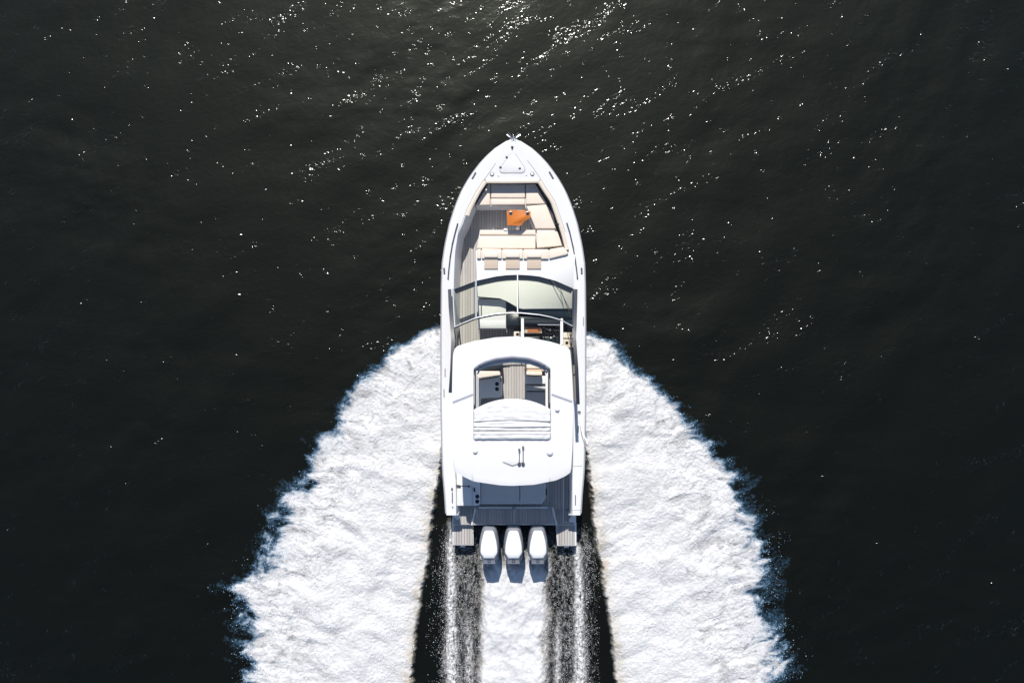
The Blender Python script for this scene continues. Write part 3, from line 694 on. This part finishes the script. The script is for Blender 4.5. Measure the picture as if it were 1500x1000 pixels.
# ---- outboard motors
def ring_at(c, out, z): return [c + Vector((x, y, 0)) + Vector((0, 0, z - c.z)) for x, y in out]
def loft(name, rings, m, parent, cap=True, smooth=True, ang=38):
    n = len(rings[0]); vs = [v for r in rings for v in r]; fs = []
    for j in range(len(rings) - 1):
        for i in range(n): fs.append((j * n + i, j * n + (i + 1) % n, (j + 1) * n + (i + 1) % n, (j + 1) * n + i))
    if cap: fs += [tuple(range(n))[::-1], tuple((len(rings) - 1) * n + i for i in range(n))]
    o = mk(name, vs, fs, m, parent, smooth); bm = bmesh.new(); bm.from_mesh(o.data); bmesh.ops.recalc_face_normals(bm, faces=bm.faces); bm.to_mesh(o.data); bm.free()
    if smooth: o.data.set_sharp_from_angle(angle=math.radians(ang))
    return o
def sym(h): return h + [(-x, y) for x, y in h[::-1]]
def build_motor():
    """origin: cowl centre on the motor's own mount line; +y forward"""
    root = bpy.data.objects.new('outboard_motor', None); link(root, B)
    capo = sym([(.10, .44), (.15, .40), (.19, .28), (.235, .10), (.262, -.08), (.268, -.22), (.258, -.28), (.165, -.43)])
    sk = sym([(.13, .50), (.21, .44), (.265, .28), (.305, .08), (.325, -.12), (.325, -.28), (.29, -.42), (.20, -.66)])
    sk2 = sym([(.15, .47), (.215, .41), (.26, .26), (.29, .08), (.30, -.10), (.30, -.26), (.265, -.40), (.195, -.60)])
    def rg(o, z, s=1.0, zr=0.0, yo=0): return [Vector((x * s, y * s + yo, z - (max(0, -.42 - y) * zr))) for x, y in o]
    inner = [(x * 1.015, y * 1.01) for x, y in capo]
    cowl = loft('cowl', [rg(sk2, .62, .86), rg(sk2, .86, 1.0), rg(sk, 1.10, 1.0, -.3), rg(sk, 1.22, .985, -.4), rg([(a[0] * .45 + b[0] * .55, a[1] * .45 + b[1] * .55) for a, b in zip(sk, capo)], 1.36, 1.0, .0), rg(inner, 1.44, 1.0, .0)], 'cowlg', root)
    cap_ = loft('cowl_cap', [rg(capo, 1.425), rg(capo, 1.475, .985), rg(capo, 1.50, .93), rg(capo, 1.512, .6)], 'cowlw', root, ang=60)
    sweep('cap_seam', [(-.10, -.02, 1.5105), (.10, -.02, 1.5105)], rect(.012, .003), 'seam', cap_)
    prism_w('cap_panel', [Vector(q) for q in ((-.10, -.04, 1.517), (.10, -.04, 1.517), (.115, -.26, 1.515), (-.115, -.26, 1.515))], 1.49, 'cowlw', cap_, .006)
    # badge on the sloping rear face
    prism_w('badge', [Vector(q) for q in ((-.045, -.50, 1.408), (.045, -.50, 1.408), (.045, -.60, 1.352), (-.045, -.60, 1.352))], 1.12, 'dgrey', cowl, .004)
    prism_w('badge_mark', [Vector(q) for q in ((-.02, -.52, 1.402), (.02, -.52, 1.402), (.02, -.58, 1.368), (-.02, -.58, 1.368))], 1.2, 'cowlg', cowl, .002)
    loft('midsection', [rg(sk2, -.35, .30), rg(sk2, .2, .38), rg(sk2, .64, .62)], 'cowlg', root)
    loft('gearcase', [rg(sym([(.02, .3), (.07, .1), (.07, -.2), (.02, -.4)]), -.55), rg(sym([(.03, .32), (.09, .1), (.09, -.2), (.03, -.42)]), -.42), rg(sym([(.02, .3), (.05, .1), (.05, -.2), (.02, -.4)]), -.34)], 'cowlg', root)
    br = sweep('mount_bracket', [(0, .44, .78), (0, .80, .74)], [(-.15, -.2), (.15, -.2), (.15, .08), (-.15, .08)], 'dgrey', root)
    sweep('steering_arm', [(-.22, .50, .90), (.22, .50, .90)], circ(.03, 8), 'dgrey', root)
    sweep('rigging_hose', [(.20, .44, .95), (.26, .56, 1.0), (.24, .74, .9)], circ(.032, 8), 'rubber', root)
    for s in (-1, 1): prism_w('cowl_handle', [Vector((s * x, y, 1.19)) for x, y in ((.255, -.46), (.295, -.44), (.265, -.56), (.235, -.57))], 1.0, 'cowlw', cowl, .01)
    return root
def copy_tree(o, parent):
    c = o.copy(); link(c, parent)
    for ch in [x for x in bpy.data.objects if x.parent == o and x is not c]: copy_tree(ch, c)
    return c
mot = build_motor(); spots = [716.2, 752.2, 788.0]
motors = [mot]
for i in (1, 2): motors.append(copy_tree(mot, B))
for o, px in zip(motors, spots):
    p = at(px, 797.5, 1.47); o.location = (p.x, p.y, 0)
for o, t in zip(motors, ('left white outboard motor', 'middle white outboard motor', 'right white outboard motor')): o['label'] = t

#FOAM
# ------------------------------------------------------------------ wake: churned foam and spray
def foam_material():
    m = bpy.data.materials.new('sea_foam'); m.use_nodes = True
    n, l = m.node_tree.nodes, m.node_tree.links; b = n['Principled BSDF']
    a = n.new('ShaderNodeAttribute'); a.attribute_name = 'cover'
    t = n.new('ShaderNodeAttribute'); t.attribute_name = 'thin'
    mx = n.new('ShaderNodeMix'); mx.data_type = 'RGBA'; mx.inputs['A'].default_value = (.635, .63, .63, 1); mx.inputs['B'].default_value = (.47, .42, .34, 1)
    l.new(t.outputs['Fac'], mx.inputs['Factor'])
    rm = n.new('ShaderNodeAttribute'); rm.attribute_name = 'mist'
    m2 = n.new('ShaderNodeMix'); m2.data_type = 'RGBA'; m2.inputs['B'].default_value = (.17, .39, .64, 1)      # thin mist is bluer than thick foam
    l.new(rm.outputs['Fac'], m2.inputs['Factor']); l.new(mx.outputs['Result'], m2.inputs['A']); l.new(m2.outputs['Result'], b.inputs['Base Color'])
    b.inputs['Roughness'].default_value = .75; b.inputs['Specular IOR Level'].default_value = .2
    tc = n.new('ShaderNodeTexCoord'); ns = n.new('ShaderNodeTexNoise'); ns.inputs['Scale'].default_value = 28; ns.inputs['Detail'].default_value = 5; ns.inputs['Roughness'].default_value = .65
    l.new(tc.outputs['Object'], ns.inputs['Vector'])
    bp = n.new('ShaderNodeBump'); bp.inputs['Strength'].default_value = .6; bp.inputs['Distance'].default_value = .02
    l.new(ns.outputs['Fac'], bp.inputs['Height']); l.new(bp.outputs[0], b.inputs['Normal'])
    tr = n.new('ShaderNodeBsdfTransparent'); ms = n.new('ShaderNodeMixShader')
    l.new(a.outputs['Fac'], ms.inputs[0]); l.new(tr.outputs[0], ms.inputs[1]); l.new(b.outputs[0], ms.inputs[2])
    l.new(ms.outputs[0], n['Material Output'].inputs[0]); return m
M['foam'] = foam_material()
M['spray'] = mat('spray_droplets', (.45, .66, .86), .5, noise=.03, nscale=3)
M['fleck'] = mat('foam_flecks', (.74, .74, .74), .7, noise=.03, nscale=3)

KW = (H - .25) / F
def wx(px): return (np.asarray(px, float) - 750) * KW
def wy(py): return (500 - np.asarray(py, float)) * KW
# edges of the two spray sheets, across the travel direction, as functions of y
OUT = {-1: ([478, 488, 500, 515, 530, 552, 575, 600, 630, 655, 680, 700, 725, 755, 790, 830, 848, 862, 885, 910, 940, 1000, 1120],
            [645, 622, 602, 577, 556, 540, 520, 500, 488, 478, 466, 448, 435, 420, 404, 392, 378, 352, 362, 370, 374, 366, 352]),
       1: ([490, 498, 510, 528, 548, 570, 590, 612, 640, 665, 695, 730, 755, 790, 830, 870, 910, 950, 975, 1000, 1120],
           [860, 882, 898, 918, 940, 966, 990, 1002, 1022, 1046, 1070, 1074, 1086, 1104, 1108, 1112, 1114, 1124, 1126, 1118, 1138])}
INN = {-1: ([470, 640, 690, 720, 740, 780, 830, 880, 930, 1000, 1120], [655, 655, 647, 641, 638, 632, 627, 617, 610, 604, 590]),
       1: ([470, 630, 690, 740, 790, 840, 890, 930, 1000, 1120], [850, 852, 860, 866, 872, 880, 888, 895, 901, 914])}
def edge(tab, s, Yw):
    py, px = tab[s]; yw = wy(py)[::-1]; xw = wx(px)[::-1]
    return np.abs(np.interp(Yw, yw, xw))

def foam_sheet(name, label, X, Y, cover, h, thin, keep_t=.03, mist=None):
    if mist is None: mist = np.zeros_like(cover)
    Z = wave_h(X, Y) * calm(X, Y) + .012 + h
    me, used = grid_mesh(name, X, Y, Z, keep=cover > keep_t)
    for nm, arr in (('cover', cover), ('thin', thin), ('mist', mist)):
        a = me.attributes.new(nm, 'FLOAT', 'POINT'); a.data.foreach_set('value', arr.reshape(-1)[used].astype(np.float32))
    me.materials.append(M['foam'])
    o = link(bpy.data.objects.new(name, me)); o['kind'] = 'stuff'; o['label'] = label; o['category'] = 'wake'
    return o

PTS = {}
def bow_sheet(s):
    if s < 0: x0, x1, y1 = -10.2, -1.6, .75
    else: x0, x1, y1 = 1.6, 10.2, .55
    X, Y = np.meshgrid(np.arange(x0, x1, .026), np.arange(-14.2, y1, .026))
    ax = np.abs(X); sd_ = 60 + s * 7
    # streak frame: u runs outward and a little forward, v across it
    ca, sa = math.cos(math.radians(16)), math.sin(math.radians(16))
    u = ax * ca + Y * sa; v = -ax * sa + Y * ca
    wu = u + .25 * fbm(u * .8, v * .8, 2, sd_ + 1); wv = v + .18 * fbm(u * .9, v * .9, 2, sd_ + 2)
    lob = fbm(wu * .45, wv * .80, 3, sd_ + 3, .55)              # finger-like lobes at the outer edge
    wisp = fbm(wu * 1.7, wv * 3.4, 4, sd_ + 9, .55)
    fine = fbm(wu * 7, wv * 11, 3, sd_ + 15, .65)
    eo = edge(OUT, s, Y); ei = edge(INN, s, Y)
    far = sstep(.5, -6, Y)
    do = eo - ax + lob * (.26 + .34 * far) + wisp * (.16 + .12 * far)
    di = ax - ei + .06 * fbm(ax * 1.2, Y * 1.6, 3, sd_ + 20) + .05 * fbm(ax * 6, Y * 6, 3, sd_ + 24)
    body = sstep(-.30 - .28 * far, .58, do)                            # density ramps up from the ragged edge
    inn = sstep(-.02, .12 + .0 * Y, di) if True else 1
    head = sstep(y1 - .05, y1 - .5, Y + .25 * wisp)
    cov = np.clip(body * 1.45 + (fine * .42 + wisp * .22) * (1 - body * .95) * sstep(0, .25, body) - .10 * (1 - body), 0, 1) * (body > 0) * inn * head
    patch = fbm(wu * 1.9, wv * 2.4, 4, sd_ + 30, .5)
    holes = sstep(.62, 1.0, fbm(wu * 2.2, wv * 4.5, 5, sd_ + 36, .65) + .25 * far * sstep(0, 1.5, 2.2 - np.minimum(do, 2.2)) * .6)
    cov = np.clip(cov * (1 - .45 * holes * sstep(3.5, .5, do)), 0, 1)
    soft = fbm(wu * .7, wv * 1.0, 2, sd_ + 33)
    smudge = sstep(.05, .75, fbm(wu * 1.2, wv * 2.1, 4, sd_ + 80, .6)) + .7 * sstep(.1, .8, fbm(wu * 6, wv * 8.0, 3, sd_ + 88, .65))
    streak = sstep(.0, .8, fbm(u * 2.4, v * 17, 3, sd_ + 99, .6))
    cov = np.clip(cov * (1 - .16 * streak * (.4 + .6 * sstep(3.5, .3, do)))  * (1 - .30 * smudge * (.35 + .65 * sstep(4.0, .5, do))), 0, 1)
    near = sstep(2.6, .0, ax - ei) * sstep(-9, -1, Y)
    h = body * (.02 + .26 * near + .16 * sstep(0, 2.4, do)) * inn
    h = h + body * inn * (.10 * soft + .022 * patch + .014 * fbm(ax * 11, Y * 11, 3, sd_ + 55, .7))
    h = np.maximum(h, 0)
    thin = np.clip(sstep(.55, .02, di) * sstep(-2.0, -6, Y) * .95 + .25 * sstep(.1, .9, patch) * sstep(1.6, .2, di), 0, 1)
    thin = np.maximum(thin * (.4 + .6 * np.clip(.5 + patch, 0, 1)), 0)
    lab = 'broad white foam sheet thrown out %s of the yacht' % ('left' if s < 0 else 'right')
    mc = fbm(u * .7, v * 1.1, 3, sd_ + 77, .6)
    spk = sstep(-.25, .55, fbm(ax * 13, Y * 13, 3, sd_ + 95, .7))
    rm_ = (.07 + (.15 if s < 0 else .27) * sstep(-1.0, -7, Y)) * np.clip(.8 + 1.0 * mc, .15, 2)
    veil = np.exp(-np.maximum(-do - .12, 0) / rm_) * np.clip(.30 + .18 * fine + .12 * wisp, 0, .7) * (.25 + 1.0 * spk) * sstep(.5, -.05, do) * head * sstep(-.05, .1, di) * (ax > 2.28)
    veil = np.where(do > -1.6, veil, 0) * sstep(-1.5, -1.0, do)
    mist = np.clip(1.15 - cov * 1.5, 0, 1) * sstep(.35, -.15, do); cov = np.maximum(cov, veil)
    foam_sheet('bow_wave_foam', lab, X, Y, cov, h, thin, mist=mist)
    # droplets flung from the ragged edge, plus loose clots riding on the sheet
    r = np.random.default_rng(90 + s)
    reach = .07 + (.16 if s < 0 else .26) * sstep(-1.5, -8, Y)
    clump = np.clip(.55 + 1.1 * fbm(u * .5, v * 2.2, 3, sd_ + 70, .6) + .5 * wisp, 0, 2)
    pr = np.exp(-np.maximum(-do, 0) / reach) * sstep(.40, .0, do) * clump * (ax > 2.25) * head * sstep(-.05, .1, di)
    pick = (r.random(X.shape) < pr * .75) & (do > -6 * reach)
    m_ = int(pick.sum()); q2 = (X[pick] + r.normal(0, .02, m_), Y[pick] + r.normal(0, .02, m_))
    p = np.stack([q2[0], q2[1], .03 + r.random(m_) ** 2 * .35], -1)
    rad = (.003 + .009 * r.random(m_) ** 4).astype(np.float32)
    keep = r.random(X.size) < .085; keep &= (cov.reshape(-1) > .5)
    q = np.stack([X.reshape(-1)[keep], Y.reshape(-1)[keep], (wave_h(X, Y) * calm(X, Y) + h).reshape(-1)[keep] + .012 + r.random(keep.sum()) * .02], -1)
    q[:, :2] += r.normal(0, .01, (len(q), 2))
    rq = (.006 + .014 * r.random(len(q)) ** 3).astype(np.float32)
    PTS[s] = (p, rad); PTS[s * 2] = (q, rq)
for s in (-1, 1): bow_sheet(s)

# ---- wash behind the stern
X, Y = np.meshgrid(np.arange(-3.5, 3.6, .022), np.arange(-14.2, -5.6, .022))
PX = 750 + X / KW; PY = 500 - Y / KW
wob = .9 * fbm(X * 1.3, Y * .8, 4, 120)
fine = fbm(X * 12, Y * 5.0, 4, 130, .7); mid_ = fbm(X * 3.2, Y * 2.0, 4, 140, .6)
vfine = fbm(X * 19, Y * 4.5, 3, 150, .65)
# propeller wash: one broad white band fed by three jets
wl = np.interp(PY, [800, 840, 870, 930, 1000, 1120], [704, 702, 703, 701, 697, 690]); wr = np.interp(PY, [800, 840, 870, 930, 1000, 1120], [800, 803, 801, 800, 801, 806])
dw = np.minimum(PX - wl, wr - PX) + wob * 8 + fine * 3 + 5 * fbm(X * .7, Y * .55, 2, 177)
wash = sstep(-9, 12, dw) * sstep(802, 846, PY + 10 * mid_)
# spray ridges trailing from the chines
rl = np.exp(-((PX - np.interp(PY, [790, 1000, 1120], [660, 662, 664]) + wob * 3.0) / np.interp(PY, [790, 1000, 1120], [4.5, 8.5, 11])) ** 2) * sstep(752, 812, PY)
rr = np.exp(-((PX - np.interp(PY, [790, 1000, 1120], [847, 851, 855]) + wob * 3.0) / np.interp(PY, [790, 1000, 1120], [4.5, 8.5, 11])) ** 2) * sstep(790, 812, PY)
r2 = np.exp(-((PX - np.interp(PY, [900, 1120], [818, 816]) + wob * 2) / 5) ** 2) * sstep(880, 960, PY) * .55 + np.exp(-((PX - np.interp(PY, [900, 1120], [686, 688]) + wob * 2) / 6) ** 2) * sstep(860, 960, PY) * .5
# speckled thin foam over the dark trough
trough = sstep(632, 662, PX + 5 * wob) * sstep(884, 856, PX + 5 * wob) * sstep(758, 800, PY)
fall = np.interp(PX, [628, 645, 662, 700, 800, 845, 862, 888], [.0, .30, .80, .85, .55, .70, .40, .0])
speck = np.clip(.12 + sstep(-.15, .85, fine * .75 + vfine * .55 + mid_ * .35 + fall * .62 - .40), 0, 1) * trough
cov = np.clip(np.maximum.reduce([wash * np.clip(1.0 + .10 * (mid_ + .1), 0, 1), np.clip((rl + rr + r2) * (1.05 + 1.0 * fine + .6 * vfine), 0, 1) * .95, speck * .28]), 0, 1)
side_band = sstep(-14, 4, dw) * sstep(806, 850, PY)
h = wash * (.18 + .09 * fbm(X * 1.5, Y * 1.1, 4, 171, .5) + .005 * fine + .003 * vfine) + (rl + rr) * (.10 + .06 * np.abs(fine)) + speck * .03 * (1 + fine) * (1 - wash)
thin = np.clip(sstep(12, -6, dw) * side_band * .8 * (.5 + mid_), 0, .8) * (1 - np.clip(rl + rr, 0, 1))
foam_sheet('stern_wash_foam', 'white propeller wash and speckled foam trailing behind the three outboards', X, Y, cov, np.maximum(h, 0), thin, .04)
r = np.random.default_rng(3)
n = 260000; sx_ = r.uniform(-2.9, 2.95, n); sy_ = r.uniform(-13.8, -5.9, n)
px_, py_ = 750 + sx_ / KW, 500 - sy_ / KW
dn = np.interp(px_, [628, 640, 652, 660, 670, 690, 700, 800, 815, 840, 849, 858, 870, 888], [.02, .14, .4, .9, .4, .3, .12, .12, .25, .35, .9, .45, .16, .02]) * sstep(765, 815, py_)
clump = fbm(sx_ * 5, sy_ * 1.5, 3, 160, .6)
ok = dn * (.50 + .9 * clump) > r.random(n) * 1.6
Pn = np.stack([sx_[ok], sy_[ok], .03 + .22 * r.random(ok.sum()) ** 2], -1); Rn = (.003 + .0075 * r.random(ok.sum()) ** 3).astype(np.float32)
PTS[0] = (Pn, Rn)

def droplets(name, label, pts, rad, m='spray'):
    me = bpy.data.meshes.new(name); me.vertices.add(len(pts)); me.vertices.foreach_set('co', pts.astype(np.float32).reshape(-1))
    a = me.attributes.new('drop_radius', 'FLOAT', 'POINT'); a.data.foreach_set('value', rad)
    o = link(bpy.data.objects.new(name, me)); me.materials.append(M[m])
    g = bpy.data.node_groups.new(name, 'GeometryNodeTree')
    g.interface.new_socket('Geometry', in_out='INPUT', socket_type='NodeSocketGeometry'); g.interface.new_socket('Geometry', in_out='OUTPUT', socket_type='NodeSocketGeometry')
    gi, go = g.nodes.new('NodeGroupInput'), g.nodes.new('NodeGroupOutput')
    mp = g.nodes.new('GeometryNodeMeshToPoints'); na = g.nodes.new('GeometryNodeInputNamedAttribute'); na.data_type = 'FLOAT'; na.inputs['Name'].default_value = 'drop_radius'
    sm = g.nodes.new('GeometryNodeSetMaterial'); sm.inputs['Material'].default_value = M[m]
    g.links.new(gi.outputs[0], mp.inputs['Mesh']); g.links.new(na.outputs['Attribute'], mp.inputs['Radius']); g.links.new(mp.outputs[0], sm.inputs[0]); g.links.new(sm.outputs[0], go.inputs[0])
    md = o.modifiers.new('drops', 'NODES'); md.node_group = g
    o['kind'] = 'stuff'; o['label'] = label; o['category'] = 'spray'
    return o
droplets('bow_spray', 'fine white droplets flung off the left foam sheet', *PTS[-1])
droplets('bow_spray', 'fine white droplets flung off the right foam sheet', *PTS[1])
droplets('foam_flecks', 'tiny foam clots riding on the left foam sheet', *PTS[-2], 'fleck')
droplets('foam_flecks', 'tiny foam clots riding on the right foam sheet', *PTS[2], 'fleck')
droplets('stern_spray', 'loose white flecks of spray in the dark trough behind the outboards', *PTS[0], 'fleck')
